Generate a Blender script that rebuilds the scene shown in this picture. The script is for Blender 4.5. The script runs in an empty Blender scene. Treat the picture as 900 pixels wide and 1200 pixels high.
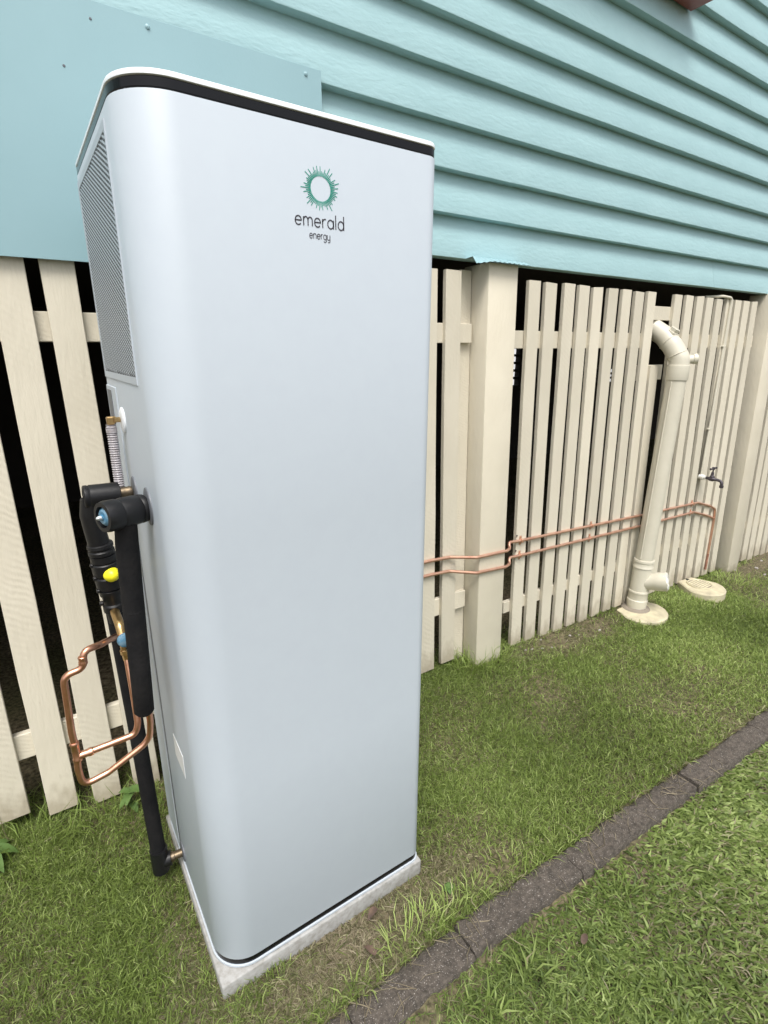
import bpy, bmesh, math, random
import numpy as np
from mathutils import Vector, Matrix, noise
R_ = math.radians
random.seed(7)
rng = np.random.default_rng(11)
scene = bpy.context.scene
COL = scene.collection

# ------------------------------------------------------------------ camera
CAM = (0.0, 0.0, 1.55)
yaw, pitch, roll = R_(33.712), R_(17.18), R_(0.19)
fwd = Vector((math.sin(yaw)*math.cos(pitch), math.cos(yaw)*math.cos(pitch), -math.sin(pitch)))
rgt = Vector((math.cos(yaw), -math.sin(yaw), 0))
dwn = fwd.cross(rgt)
r2 = math.cos(roll)*rgt + math.sin(roll)*dwn
d2 = -math.sin(roll)*rgt + math.cos(roll)*dwn
cam_data = bpy.data.cameras.new('camera')
cam = bpy.data.objects.new('camera', cam_data)
COL.objects.link(cam)
cam.matrix_world = Matrix(((r2.x, -d2.x, -fwd.x, CAM[0]), (r2.y, -d2.y, -fwd.y, CAM[1]), (r2.z, -d2.z, -fwd.z, CAM[2]), (0, 0, 0, 1)))
cam_data.sensor_fit = 'HORIZONTAL'
cam_data.sensor_width = 36
cam_data.lens = 620.98/900*36
cam_data.clip_start = 0.02
cam_data.clip_end = 600
scene.camera = cam

# ------------------------------------------------------------------ sky, sun, exposure
SUN_EL, SUN_AZ = 62, 208          # azimuth clockwise from +Y (behind the viewer)
world = bpy.data.worlds.new('World')
scene.world = world
world.use_nodes = True
wn = world.node_tree
wn.nodes.clear()
sky = wn.nodes.new('ShaderNodeTexSky')
sky.sky_type = 'NISHITA'
sky.sun_disc = False
sky.sun_elevation = R_(SUN_EL)
sky.sun_rotation = R_(SUN_AZ)
sky.air_density = 1.0
sky.dust_density = 4.0
sky.ozone_density = 1.0
hs = wn.nodes.new('ShaderNodeHueSaturation')
hs.inputs['Saturation'].default_value = 0.38
bg = wn.nodes.new('ShaderNodeBackground')
bg.inputs['Strength'].default_value = 0.12
wo = wn.nodes.new('ShaderNodeOutputWorld')
wn.links.new(sky.outputs[0], hs.inputs['Color'])
wn.links.new(hs.outputs[0], bg.inputs[0])
wn.links.new(bg.outputs[0], wo.inputs[0])
sl = bpy.data.lights.new('sun', 'SUN')
sl.energy = 1.5
sl.angle = R_(24)
sl.color = (1.0, 0.97, 0.92)
sun = bpy.data.objects.new('sun', sl)
COL.objects.link(sun)
az, el = R_(SUN_AZ), R_(SUN_EL)
sdir = Vector((math.sin(az)*math.cos(el), math.cos(az)*math.cos(el), math.sin(el)))
sun.rotation_euler = (-sdir).to_track_quat('-Z', 'Y').to_euler()
scene.view_settings.view_transform = 'Standard'
scene.view_settings.look = 'None'
scene.view_settings.gamma = 1
scene.view_settings.exposure = 0.95

# ------------------------------------------------------------------ materials
def mat(name, base, rough=0.6, metal=0.0, var=None, scale=6.0, detail=6.0, bump=0.0, bump_scale=40.0, stretch=(1, 1, 1), objvar=0.0, spec=0.5, coat=0.0):
    """principled material: base colour mixed towards var by noise, noise bump, a little difference between objects"""
    m = bpy.data.materials.new(name)
    m.use_nodes = True
    nt = m.node_tree
    p = nt.nodes['Principled BSDF']
    p.inputs['Roughness'].default_value = rough
    p.inputs['Metallic'].default_value = metal
    p.inputs['Specular IOR Level'].default_value = spec
    p.inputs['Coat Weight'].default_value = coat
    p.inputs['Base Color'].default_value = (*base, 1)
    tc = nt.nodes.new('ShaderNodeTexCoord')
    mp = nt.nodes.new('ShaderNodeMapping')
    mp.inputs['Scale'].default_value = stretch
    nt.links.new(tc.outputs['Object'], mp.inputs['Vector'])
    vec = mp.outputs[0]
    col = None
    if objvar:
        oi = nt.nodes.new('ShaderNodeObjectInfo')
        ad = nt.nodes.new('ShaderNodeVectorMath'); ad.operation = 'MULTIPLY_ADD'
        nt.links.new(oi.outputs['Random'], ad.inputs[0])
        ad.inputs[1].default_value = (37, 17, 53)
        nt.links.new(mp.outputs[0], ad.inputs[2])
        vec = ad.outputs[0]
    if var is not None:
        n = nt.nodes.new('ShaderNodeTexNoise')
        n.inputs['Scale'].default_value = scale
        n.inputs['Detail'].default_value = detail
        n.inputs['Roughness'].default_value = 0.6
        nt.links.new(vec, n.inputs['Vector'])
        cr = nt.nodes.new('ShaderNodeValToRGB')
        cr.color_ramp.elements[0].position = 0.35
        cr.color_ramp.elements[0].color = (*base, 1)
        cr.color_ramp.elements[1].position = 0.72
        cr.color_ramp.elements[1].color = (*var, 1)
        nt.links.new(n.outputs['Fac'], cr.inputs[0])
        col = cr.outputs[0]
    if objvar:
        h = nt.nodes.new('ShaderNodeHueSaturation')
        ma = nt.nodes.new('ShaderNodeMath'); ma.operation = 'MULTIPLY_ADD'
        nt.links.new(oi.outputs['Random'], ma.inputs[0])
        ma.inputs[1].default_value = objvar*2
        ma.inputs[2].default_value = 1-objvar
        nt.links.new(ma.outputs[0], h.inputs['Value'])
        if col: nt.links.new(col, h.inputs['Color'])
        else: h.inputs['Color'].default_value = (*base, 1)
        col = h.outputs[0]
    if col: nt.links.new(col, p.inputs['Base Color'])
    if bump:
        n2 = nt.nodes.new('ShaderNodeTexNoise')
        n2.inputs['Scale'].default_value = bump_scale
        n2.inputs['Detail'].default_value = 4
        nt.links.new(vec, n2.inputs['Vector'])
        b = nt.nodes.new('ShaderNodeBump')
        b.inputs['Strength'].default_value = bump
        b.inputs['Distance'].default_value = 0.004
        nt.links.new(n2.outputs['Fac'], b.inputs['Height'])
        nt.links.new(b.outputs[0], p.inputs['Normal'])
    m['vec'] = 0
    return m

def timber_paint(name, base, worn, saw=0.20):
    """painted rough-sawn timber: curved saw marks, lumps of paint, worn and dirty flecks"""
    m = bpy.data.materials.new(name); m.use_nodes = True
    nt = m.node_tree; L = nt.links.new; N = nt.nodes.new
    p = nt.nodes['Principled BSDF']
    p.inputs['Roughness'].default_value = 0.62
    p.inputs['Specular IOR Level'].default_value = 0.35
    tc = N('ShaderNodeTexCoord'); oi = N('ShaderNodeObjectInfo')
    ad = N('ShaderNodeVectorMath'); ad.operation = 'MULTIPLY_ADD'
    L(oi.outputs['Random'], ad.inputs[0]); ad.inputs[1].default_value = (31, 13, 47)
    L(tc.outputs['Object'], ad.inputs[2])
    wm = N('ShaderNodeMapping'); wm.inputs['Rotation'].default_value = (0, R_(68), 0)
    L(ad.outputs[0], wm.inputs[0])
    w = N('ShaderNodeTexWave'); w.wave_type = 'BANDS'
    w.inputs['Scale'].default_value = 26; w.inputs['Distortion'].default_value = 5
    w.inputs['Detail'].default_value = 3; w.inputs['Detail Scale'].default_value = 0.6
    L(wm.outputs[0], w.inputs[0])
    n = N('ShaderNodeTexNoise'); n.inputs['Scale'].default_value = 75; n.inputs['Detail'].default_value = 5
    mp = N('ShaderNodeMapping'); mp.inputs['Scale'].default_value = (1, 1, 0.35)
    L(ad.outputs[0], mp.inputs[0]); L(mp.outputs[0], n.inputs['Vector'])
    pat = N('ShaderNodeTexNoise'); pat.inputs['Scale'].default_value = 3.5; L(ad.outputs[0], pat.inputs['Vector'])
    pr = N('ShaderNodeMapRange'); pr.inputs[1].default_value = 0.4; pr.inputs[2].default_value = 0.62
    L(pat.outputs['Fac'], pr.inputs[0])
    sw = N('ShaderNodeMath'); sw.operation = 'MULTIPLY'; L(w.outputs['Fac'], sw.inputs[0]); L(pr.outputs[0], sw.inputs[1])
    s2 = N('ShaderNodeMath'); s2.operation = 'MULTIPLY'; L(sw.outputs[0], s2.inputs[0]); s2.inputs[1].default_value = saw
    hs_ = N('ShaderNodeMath'); hs_.operation = 'ADD'; L(s2.outputs[0], hs_.inputs[0]); L(n.outputs['Fac'], hs_.inputs[1])
    b = N('ShaderNodeBump'); b.inputs['Strength'].default_value = 0.6; b.inputs['Distance'].default_value = 0.0032
    L(hs_.outputs[0], b.inputs['Height']); L(b.outputs[0], p.inputs['Normal'])
    # colour: base, per board value, flecks of wear
    fl = N('ShaderNodeTexNoise'); fl.inputs['Scale'].default_value = 38; fl.inputs['Detail'].default_value = 8; fl.inputs['Roughness'].default_value = .7
    L(ad.outputs[0], fl.inputs['Vector'])
    cr = N('ShaderNodeValToRGB'); cr.color_ramp.elements[0].position = 0.66; cr.color_ramp.elements[1].position = 0.8
    cr.color_ramp.elements[0].color = (0, 0, 0, 1); cr.color_ramp.elements[1].color = (1, 1, 1, 1)
    L(fl.outputs['Fac'], cr.inputs[0])
    tone = N('ShaderNodeTexNoise'); tone.inputs['Scale'].default_value = 5; tone.inputs['Detail'].default_value = 6
    L(ad.outputs[0], tone.inputs['Vector'])
    tm = N('ShaderNodeMix'); tm.data_type = 'RGBA'
    tm.inputs[6].default_value = (base[0]*0.86, base[1]*0.85, base[2]*0.82, 1); tm.inputs[7].default_value = (*[min(1, c*1.08) for c in base], 1)
    L(tone.outputs['Fac'], tm.inputs[0])
    mx = N('ShaderNodeMix'); mx.data_type = 'RGBA'
    L(cr.outputs[0], mx.inputs[0]); L(tm.outputs[2], mx.inputs[6]); mx.inputs[7].default_value = (*worn, 1)
    sx = N('ShaderNodeSeparateXYZ'); L(tc.outputs['Object'], sx.inputs[0])
    sn = N('ShaderNodeTexNoise'); sn.inputs['Scale'].default_value = 28; sn.inputs['Detail'].default_value = 5; L(ad.outputs[0], sn.inputs['Vector'])
    sa = N('ShaderNodeMath'); sa.operation = 'MULTIPLY_ADD'; L(sn.outputs['Fac'], sa.inputs[0]); sa.inputs[1].default_value = -.13; L(sx.outputs['Z'], sa.inputs[2])
    sr = N('ShaderNodeMapRange'); sr.inputs[1].default_value = -.055; sr.inputs[2].default_value = .0; sr.inputs[3].default_value = .55; sr.inputs[4].default_value = 0
    L(sa.outputs[0], sr.inputs[0])
    sm = N('ShaderNodeMix'); sm.data_type = 'RGBA'; L(sr.outputs[0], sm.inputs[0]); L(mx.outputs[2], sm.inputs[6]); sm.inputs[7].default_value = (.26, .21, .14, 1)
    mx = sm
    h = N('ShaderNodeHueSaturation'); ma = N('ShaderNodeMath'); ma.operation = 'MULTIPLY_ADD'
    L(oi.outputs['Random'], ma.inputs[0]); ma.inputs[1].default_value = 0.16; ma.inputs[2].default_value = 0.91
    L(ma.outputs[0], h.inputs['Value']); L(mx.outputs[2], h.inputs['Color']); L(h.outputs[0], p.inputs['Base Color'])
    return m

CREAM = (0.625, 0.58, 0.475)
M = {}
M['cream'] = timber_paint('cream_painted_timber', CREAM, (0.45, 0.38, 0.28))
M['cream_smooth'] = timber_paint('cream_painted_post', (0.60, 0.555, 0.45), (0.46, 0.38, 0.29), saw=0.02)
M['aqua'] = mat('aqua_weatherboard_paint', (0.36, 0.545, 0.57), 0.5, var=(0.325, 0.505, 0.53), scale=9, bump=0.45, bump_scale=60, stretch=(0.5, 1, 1.2), objvar=0.02)
M['aqua_sheet'] = mat('aqua_paint_shaded', (0.275, 0.43, 0.465), 0.42, var=(0.258, 0.41, 0.445), scale=3, bump=0.05, bump_scale=160)  # same paint as the boards, darkened for the upright sheet's weaker light
M['red'] = mat('brick_red_paint', (0.36, 0.115, 0.10), 0.55, var=(0.30, 0.09, 0.08), bump=0.2)
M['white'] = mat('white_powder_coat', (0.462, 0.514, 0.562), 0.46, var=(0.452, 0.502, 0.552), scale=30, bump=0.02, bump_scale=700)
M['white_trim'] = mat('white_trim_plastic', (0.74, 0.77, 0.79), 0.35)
M['black_gloss'] = mat('gloss_black_band', (0.006, 0.006, 0.007), 0.15, spec=.25)
M['black'] = mat('black_plastic', (0.009, 0.009, 0.010), 0.42, bump=0.08, bump_scale=120, spec=.35)
M['foam'] = mat('black_foam_insulation', (0.008, 0.008, 0.009), 0.85, var=(0.016, 0.015, 0.015), scale=22, bump=0.5, bump_scale=90, spec=.2)
M['dark'] = mat('hollow_shade_black', (0.004, 0.004, 0.004), 0.9)  # black that paints the shade inside hollows
M['copper'] = mat('bright_copper', (0.80, 0.44, 0.30), 0.30, 1.0, var=(0.60, 0.30, 0.19), scale=26, bump=0.12, bump_scale=60)
M['copper_dull'] = mat('dull_copper', (0.68, 0.42, 0.30), 0.42, 0.75, var=(0.52, 0.27, 0.19), scale=18)
M['rust'] = mat('stained_copper', (0.24, 0.10, 0.06), 0.7, 0.2, var=(0.38, 0.21, 0.15), scale=25)
M['brass'] = mat('brass', (0.63, 0.43, 0.20), 0.32, 1.0, var=(0.45, 0.29, 0.13), scale=60)
M['aged_brass'] = mat('aged_brass', (0.22, 0.17, 0.11), 0.45, 0.9, var=(0.12, 0.10, 0.08), scale=70)
M['grey_plastic'] = mat('grey_plastic', (0.12, 0.13, 0.145), 0.5)
M['blue'] = mat('blue_plastic', (0.025, 0.15, 0.27), 0.45, var=(0.20, 0.30, 0.36), scale=60)
M['yellow'] = mat('yellow_plastic', (0.82, 0.76, 0.02), 0.35)
M['hose'] = mat('ribbed_clear_hose', (0.42, 0.40, 0.42), 0.25, var=(0.25, 0.22, 0.22), scale=120)
M['pvc'] = mat('cream_painted_pvc', (0.57, 0.54, 0.445), 0.42, var=(0.52, 0.49, 0.40), scale=7, bump=0.06, bump_scale=40)
M['pvc_white'] = mat('chalky_white_pvc', (0.72, 0.72, 0.68), 0.7, var=(0.55, 0.54, 0.48), scale=30, bump=0.5, bump_scale=60)
M['concrete_cream'] = mat('cream_painted_concrete', (0.55, 0.50, 0.34), 0.78, var=(0.36, 0.32, 0.23), scale=14, bump=0.4, bump_scale=70)
M['chip'] = mat('chipped_concrete', (0.22, 0.19, 0.15), 0.9, bump=0.5)
M['slab'] = mat('pale_concrete', (0.36, 0.36, 0.35), 0.85, var=(0.235, 0.225, 0.205), scale=60, bump=0.35, bump_scale=60)
M['tap'] = mat('dark_tap_metal', (0.085, 0.075, 0.085), 0.45, 0.6)
M['steel'] = mat('zinc_screw', (0.55, 0.60, 0.62), 0.4, 0.6)
M['teal_print'] = mat('teal_print', (0.0, 0.27, 0.19), 0.4, spec=.2)
M['dark_print'] = mat('charcoal_print', (0.045, 0.04, 0.05), 0.4)
M['label_white'] = mat('white_label', (0.8, 0.81, 0.82), 0.3)
M['leaf_dead'] = mat('dead_leaf', (0.12, 0.075, 0.05), 0.8, var=(0.06, 0.04, 0.03), scale=40, bump=0.3)
M['weed'] = mat('weed_leaf', (0.055, 0.11, 0.02), 0.75, var=(0.085, 0.15, 0.03), scale=30, bump=0.2)
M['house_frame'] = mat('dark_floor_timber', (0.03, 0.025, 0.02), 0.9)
M['stone'] = mat('pale_stone', (0.36, 0.33, 0.30), 0.85, var=(0.2, 0.18, 0.16), scale=30)

def curb_mat():
    m = mat('weathered_edging_concrete', (0.043, 0.036, 0.029), 0.95, var=(0.108, 0.090, 0.073), scale=70, bump=1.0, bump_scale=170, objvar=0.08)
    nt = m.node_tree; L = nt.links.new
    p = nt.nodes['Principled BSDF']
    src = p.inputs['Base Color'].links[0].from_socket
    v = nt.nodes.new('ShaderNodeTexNoise'); v.inputs['Scale'].default_value = 330; v.inputs['Detail'].default_value = 2
    tc = nt.nodes.new('ShaderNodeTexCoord'); L(tc.outputs['Object'], v.inputs['Vector'])
    cr = nt.nodes.new('ShaderNodeValToRGB'); cr.color_ramp.elements[0].position = .64; cr.color_ramp.elements[1].position = .70
    L(v.outputs['Fac'], cr.inputs[0])
    mx = nt.nodes.new('ShaderNodeMix'); mx.data_type = 'RGBA'
    L(cr.outputs[0], mx.inputs[0]); L(src, mx.inputs[6]); mx.inputs[7].default_value = (0.36, 0.33, 0.30, 1)
    L(mx.outputs[2], p.inputs['Base Color'])
    return m
M['curb'] = curb_mat()

def ground_mat():
    m = bpy.data.materials.new('soil_and_thatch'); m.use_nodes = True
    nt = m.node_tree; L = nt.links.new; N = nt.nodes.new
    p = nt.nodes['Principled BSDF']; p.inputs['Roughness'].default_value = .95; p.inputs['Specular IOR Level'].default_value = .2
    tc = N('ShaderNodeTexCoord')
    a = N('ShaderNodeTexNoise'); a.inputs['Scale'].default_value = 3.0; a.inputs['Detail'].default_value = 8; L(tc.outputs['Object'], a.inputs['Vector'])
    c = N('ShaderNodeTexNoise'); c.inputs['Scale'].default_value = 70; c.inputs['Detail'].default_value = 6; L(tc.outputs['Object'], c.inputs['Vector'])
    r1 = N('ShaderNodeValToRGB'); e = r1.color_ramp.elements
    e[0].position = .3; e[0].color = (.095, .095, .042, 1); e[1].position = .7; e[1].color = (.18, .145, .095, 1)
    L(a.outputs['Fac'], r1.inputs[0])
    r2_ = N('ShaderNodeValToRGB'); e = r2_.color_ramp.elements
    e[0].position = .35; e[0].color = (.35, .35, .35, 1); e[1].position = .7; e[1].color = (1.3, 1.3, 1.3, 1)
    L(c.outputs['Fac'], r2_.inputs[0])
    mx = N('ShaderNodeMix'); mx.data_type = 'RGBA'; mx.blend_type = 'MULTIPLY'; mx.inputs[0].default_value = 1
    L(r1.outputs[0], mx.inputs[6]); L(r2_.outputs[0], mx.inputs[7]); L(mx.outputs[2], p.inputs['Base Color'])
    b = N('ShaderNodeBump'); b.inputs['Strength'].default_value = .8; b.inputs['Distance'].default_value = .01
    L(c.outputs['Fac'], b.inputs['Height']); L(b.outputs[0], p.inputs['Normal'])
    return m
M['ground'] = ground_mat()

def grass_mat(name, cols, dry_cols, rough=0.5):
    """cols: three greens by blade tone; dry_cols: three straw tones; dry share per blade"""
    m = bpy.data.materials.new(name); m.use_nodes = True
    nt = m.node_tree; L = nt.links.new; N = nt.nodes.new
    p = nt.nodes['Principled BSDF']; out = nt.nodes['Material Output']
    p.inputs['Roughness'].default_value = rough; p.inputs['Specular IOR Level'].default_value = .3
    at = N('ShaderNodeAttribute'); at.attribute_name = 'tone'
    ad = N('ShaderNodeAttribute'); ad.attribute_name = 'dry'
    def ramp(cs):
        r = N('ShaderNodeValToRGB'); e = r.color_ramp.elements
        e[0].position = 0; e[0].color = (*cs[0], 1); e[1].position = 1; e[1].color = (*cs[2], 1)
        q = e.new(.55); q.color = (*cs[1], 1)
        L(at.outputs['Fac'], r.inputs[0]); return r
    g, d = ramp(cols), ramp(dry_cols)
    mx = N('ShaderNodeMix'); mx.data_type = 'RGBA'
    L(ad.outputs['Fac'], mx.inputs[0]); L(g.outputs[0], mx.inputs[6]); L(d.outputs[0], mx.inputs[7])
    L(mx.outputs[2], p.inputs['Base Color'])
    t = N('ShaderNodeBsdfTranslucent'); L(mx.outputs[2], t.inputs[0])
    ms = N('ShaderNodeMixShader'); ms.inputs[0].default_value = .45
    L(p.outputs[0], ms.inputs[1]); L(t.outputs[0], ms.inputs[2]); L(ms.outputs[0], out.inputs[0])
    return m
DRY = ((.11, .088, .058), (.28, .235, .155), (.50, .44, .31))
M['grass'] = grass_mat('fine_grass', ((.095, .135, .030), (.235, .33, .070), (.49, .59, .21)), DRY)
M['grass_broad'] = grass_mat('broad_leaf_grass', ((.062, .100, .024), (.19, .265, .064), (.42, .52, .18)), DRY)

# ------------------------------------------------------------------ mesh helpers
def make(name, verts, faces, m, parent=None, smooth=None):
    """one mesh object; vertices are world coordinates at rest, stored relative to the parent's base"""
    off = Vector(parent['base']) if parent is not None and 'base' in parent else Vector((0, 0, 0))
    me = bpy.data.meshes.new(name)
    me.from_pydata([tuple(Vector(v)-off) for v in verts], [], [tuple(f) for f in faces])
    bm = bmesh.new(); bm.from_mesh(me)
    bmesh.ops.recalc_face_normals(bm, faces=bm.faces); bm.to_mesh(me); bm.free()
    me.materials.append(M[m] if isinstance(m, str) else m)
    if smooth is not None:
        for p in me.polygons: p.use_smooth = True
        me.set_sharp_from_angle(angle=R_(smooth))
    o = bpy.data.objects.new(name, me)
    COL.objects.link(o)
    if parent is not None: o.parent = parent
    return o

def subpart(o, base):
    """let children of a part be given in the same world coordinates as the part"""
    o['base'] = base
    return o

def thing(name, label, cat, base, group=None):
    o = bpy.data.objects.new(name, None)
    o.empty_display_size = 0.1
    COL.objects.link(o)
    o.location = base
    o['base'] = base; o['label'] = label; o['category'] = cat
    if group: o['group'] = group
    return o

def tag(o, label=None, cat=None, group=None, kind=None):
    for k, v in (('label', label), ('category', cat), ('group', group), ('kind', kind)):
        if v: o[k] = v
    return o

def join(*parts):
    V, F = [], []
    for v, f in parts:
        n = len(V); V += [tuple(x) for x in v]; F += [tuple(i+n for i in g) for g in f]
    return V, F

def box(x0, x1, y0, y1, z0, z1, bev=0.0, seg=1):
    bm = bmesh.new()
    bmesh.ops.create_cube(bm, size=1)
    for v in bm.verts:
        v.co = ((x0+x1)/2+v.co.x*(x1-x0), (y0+y1)/2+v.co.y*(y1-y0), (z0+z1)/2+v.co.z*(z1-z0))
    if bev:
        bmesh.ops.bevel(bm, geom=list(bm.edges), offset=bev, segments=seg, affect='EDGES', profile=.5)
    bm.verts.index_update()
    r = [tuple(v.co) for v in bm.verts], [tuple(v.index for v in f.verts) for f in bm.faces]
    bm.free(); return r

def fillet(path, r, n=6):
    P = [Vector(p) for p in path]; out = [P[0]]
    for i in range(1, len(P)-1):
        a, b, c = P[i-1], P[i], P[i+1]
        u, w = (a-b), (c-b); lu, lw = u.length, w.length
        if lu < 1e-6 or lw < 1e-6: continue
        u /= lu; w /= lw
        ang = u.angle(w)
        if ang > 3.05: out.append(b); continue
        d = min(r/math.tan(ang/2), lu*.48, lw*.48)
        p0, p1 = b+u*d, b+w*d
        for k in range(n+1):
            t = k/n; out.append((1-t)**2*p0+2*t*(1-t)*b+t*t*p1)
    out.append(P[-1]); return out

def tube(path, r, n=12, fr=0.0, caps=True, rad=None):
    P = fillet(path, fr) if fr else [Vector(p) for p in path]
    V, F = [], []
    t0 = (P[1]-P[0]).normalized()
    up = Vector((0, 0, 1)) if abs(t0.z) < .9 else Vector((1, 0, 0))
    nrm = (up - t0*up.dot(t0)).normalized()
    for i, p in enumerate(P):
        t = (P[min(i+1, len(P)-1)]-P[max(i-1, 0)]).normalized()
        nrm = (nrm - t*nrm.dot(t)).normalized(); bi = t.cross(nrm)
        rr = r if rad is None else rad[i]
        for k in range(n):
            a = 2*math.pi*k/n
            V.append(tuple(p+nrm*math.cos(a)*rr+bi*math.sin(a)*rr))
    for i in range(len(P)-1):
        for k in range(n):
            F.append((i*n+k, i*n+(k+1) % n, (i+1)*n+(k+1) % n, (i+1)*n+k))
    if caps:
        F.append(tuple(range(n-1, -1, -1))); F.append(tuple((len(P)-1)*n+k for k in range(n)))
    return V, F

def lathe(p0, axis, prof, n=20, caps=True):
    """prof: (distance along axis, radius)"""
    ax = Vector(axis).normalized()
    up = Vector((0, 0, 1)) if abs(ax.z) < .9 else Vector((1, 0, 0))
    u = (up-ax*up.dot(ax)).normalized(); w = ax.cross(u); p0 = Vector(p0)
    V, F = [], []
    for t, r in prof:
        for k in range(n):
            a = 2*math.pi*k/n
            V.append(tuple(p0+ax*t+u*math.cos(a)*r+w*math.sin(a)*r))
    for i in range(len(prof)-1):
        for k in range(n):
            F.append((i*n+k, i*n+(k+1) % n, (i+1)*n+(k+1) % n, (i+1)*n+k))
    if caps:
        F.append(tuple(range(n-1, -1, -1))); F.append(tuple((len(prof)-1)*n+k for k in range(n)))
    return V, F

def prism(outline, z0, z1, bev=0.0):
    """outline [(x,y)] extruded in z, top edge chamfered by bev"""
    n = len(outline)
    cx = sum(p[0] for p in outline)/n; cy = sum(p[1] for p in outline)/n
    rings = [(z0, 0)] + ([(z1-bev, 0), (z1, bev)] if bev else [(z1, 0)])
    V, F = [], []
    for z, ins in rings:
        for x, y in outline:
            d = math.hypot(x-cx, y-cy) or 1
            V.append((x-(x-cx)/d*ins, y-(y-cy)/d*ins, z))
    for i in range(len(rings)-1):
        for k in range(n):
            F.append((i*n+k, i*n+(k+1) % n, (i+1)*n+(k+1) % n, (i+1)*n+k))
    F.append(tuple(range(n-1, -1, -1))); F.append(tuple((len(rings)-1)*n+k for k in range(n)))
    return V, F

def interp(x, xs, ys): return float(np.interp(x, xs, ys))
GX = (-60, -3, -1, 0, .6, 1.5, 2.2, 3, 4.5, 6, 9, 80)
GZ = (.25, .12, .06, -.005, -.018, -.035, -.085, -.125, -.205, -.28, -.36, -.6)
def ground_z(x, y):
    z = np.interp(x, GX, GZ)
    near = np.clip((1.9-np.asarray(y, float))/1.3, 0, 1)       # the fall flattens towards the edging
    z = z*(1-.45*near*(np.asarray(x, float) > .6))
    z = z-.022*np.clip((.705-np.asarray(y, float))/.05, 0, 1)
    z = z+.044*np.clip((np.asarray(y, float)-1.44)/.30, 0, 1)
    return z
def gz(x, y): return float(ground_z(x, y)) + .012*noise.noise((x*3.1, y*3.1, 0)) + .006*noise.noise((x*11, y*11, 4))

# ------------------------------------------------------------------ ground
def build_ground():
    xs = np.concatenate([np.linspace(-60, -4, 14), np.linspace(-3.5, -1.1, 14), np.arange(-1, 6.01, .05), np.linspace(6.4, 12, 18), np.linspace(14, 80, 14)])
    ys = np.concatenate([np.linspace(-60, -4, 14), np.linspace(-3.5, -.6, 12), np.arange(-.5, 2.21, .05), np.linspace(2.4, 8, 14), np.linspace(10, 60, 10)])
    V = [(x, y, gz(x, y)) for y in ys for x in xs]
    n = len(xs)
    F = [(j*n+i, j*n+i+1, (j+1)*n+i+1, (j+1)*n+i) for j in range(len(ys)-1) for i in range(n-1)]
    o = make('ground', V, F, 'ground', smooth=80)
    tag(o, kind='structure')
build_ground()

# ------------------------------------------------------------------ the house above
LIP = 1.79
house = thing('weatherboard_house', 'house with pale aqua weatherboard wall standing above the cream paling fence', 'house', (1.5, 1.8, 1.9))
lips = [1.897, 2.054, 2.204, 2.360, 2.527, 2.682, 2.834, 2.990, 3.147, 3.303, 3.460, 3.616, 3.772, 3.928]
def weatherboard(x0, x1, z0, pitch, seed):
    n = max(2, int((x1-x0)/.09))
    prof = [(.056, .001), (.004, 0), (.0008, .0014), (0, .004), (.046, pitch+.020), (.062, pitch+.020)]
    V, F = [], []
    for i in range(n+1):
        x = x0+(x1-x0)*i/n
        dz = .0016*noise.noise((x*2.3, seed*7.1, 0))+.0008*noise.noise((x*9, seed*7.1, 3))
        dy = .0022*noise.noise((x*1.6, seed*5.3, 9))
        for k, (y, z) in enumerate(prof):
            f = 1 if k < 4 else .3
            V.append((x, LIP+y+dy*f, z0+z+dz*f))
    m = len(prof)
    for i in range(n):
        for k in range(m):
            F.append((i*m+k, i*m+(k+1) % m, (i+1)*m+(k+1) % m, (i+1)*m+k))
    F.append(tuple(range(m))); F.append(tuple(n*m+k for k in range(m)))
    return V, F
splits = {0: [-3.5, 3.63, 14], 1: [-3.5, 1.2, 7.4, 14], 3: [-3.5, 5.9, 14], 6: [-3.5, 3.71, 14], 7: [-3.5, 0.2, 14], 9: [-3.5, 4.7, 14]}
for i, z0 in enumerate(lips):
    pitch = (lips[i+1]-z0) if i+1 < len(lips) else .156
    xs = splits.get(i, [-3.5, 14])
    for a, b in zip(xs[:-1], xs[1:]):
        make('weatherboard', *weatherboard(a+.0008, b-.0008, z0, pitch, i+a*.37), 'aqua', house, smooth=35)
# flat cover sheet at the left with dome screws
sheet = make('cover_sheet', *box(-3.4, .951, 1.7745, 1.7765, 1.778, 2.385, .0006), 'aqua_sheet', house)
for x, z in ((.437, 2.364), (.897, 2.364), (-.03, 2.364), (.45, 1.81), (-.5, 2.364)):
    s = make('screw', *lathe((x, 1.7744, z), (0, -1, 0), [(0, .0062), (.002, .006), (.0035, .004), (.0041, .001)], 10), 'aqua_sheet', house, smooth=40)
    s.parent = sheet
    s.matrix_parent_inverse = Matrix.Identity(4)
for x, z in ((.224, 2.229), (.30, 2.345)):
    s = make('nail_hole', *lathe((x, 1.7744, z), (0, -1, 0), [(0, .0036), (.0012, .0024)], 8), 'grey_plastic', house, smooth=40)
    s.parent = sheet
# brick red window sill
make('window_sill', *box(1.75, 3.012, 1.70, 1.812, 3.108, 3.170, .004, 2), 'red', house, smooth=40)
make('window_frame', *box(1.82, 2.96, 1.755, 1.80, 3.1705, 4.05, .004), 'red', house)
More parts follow.
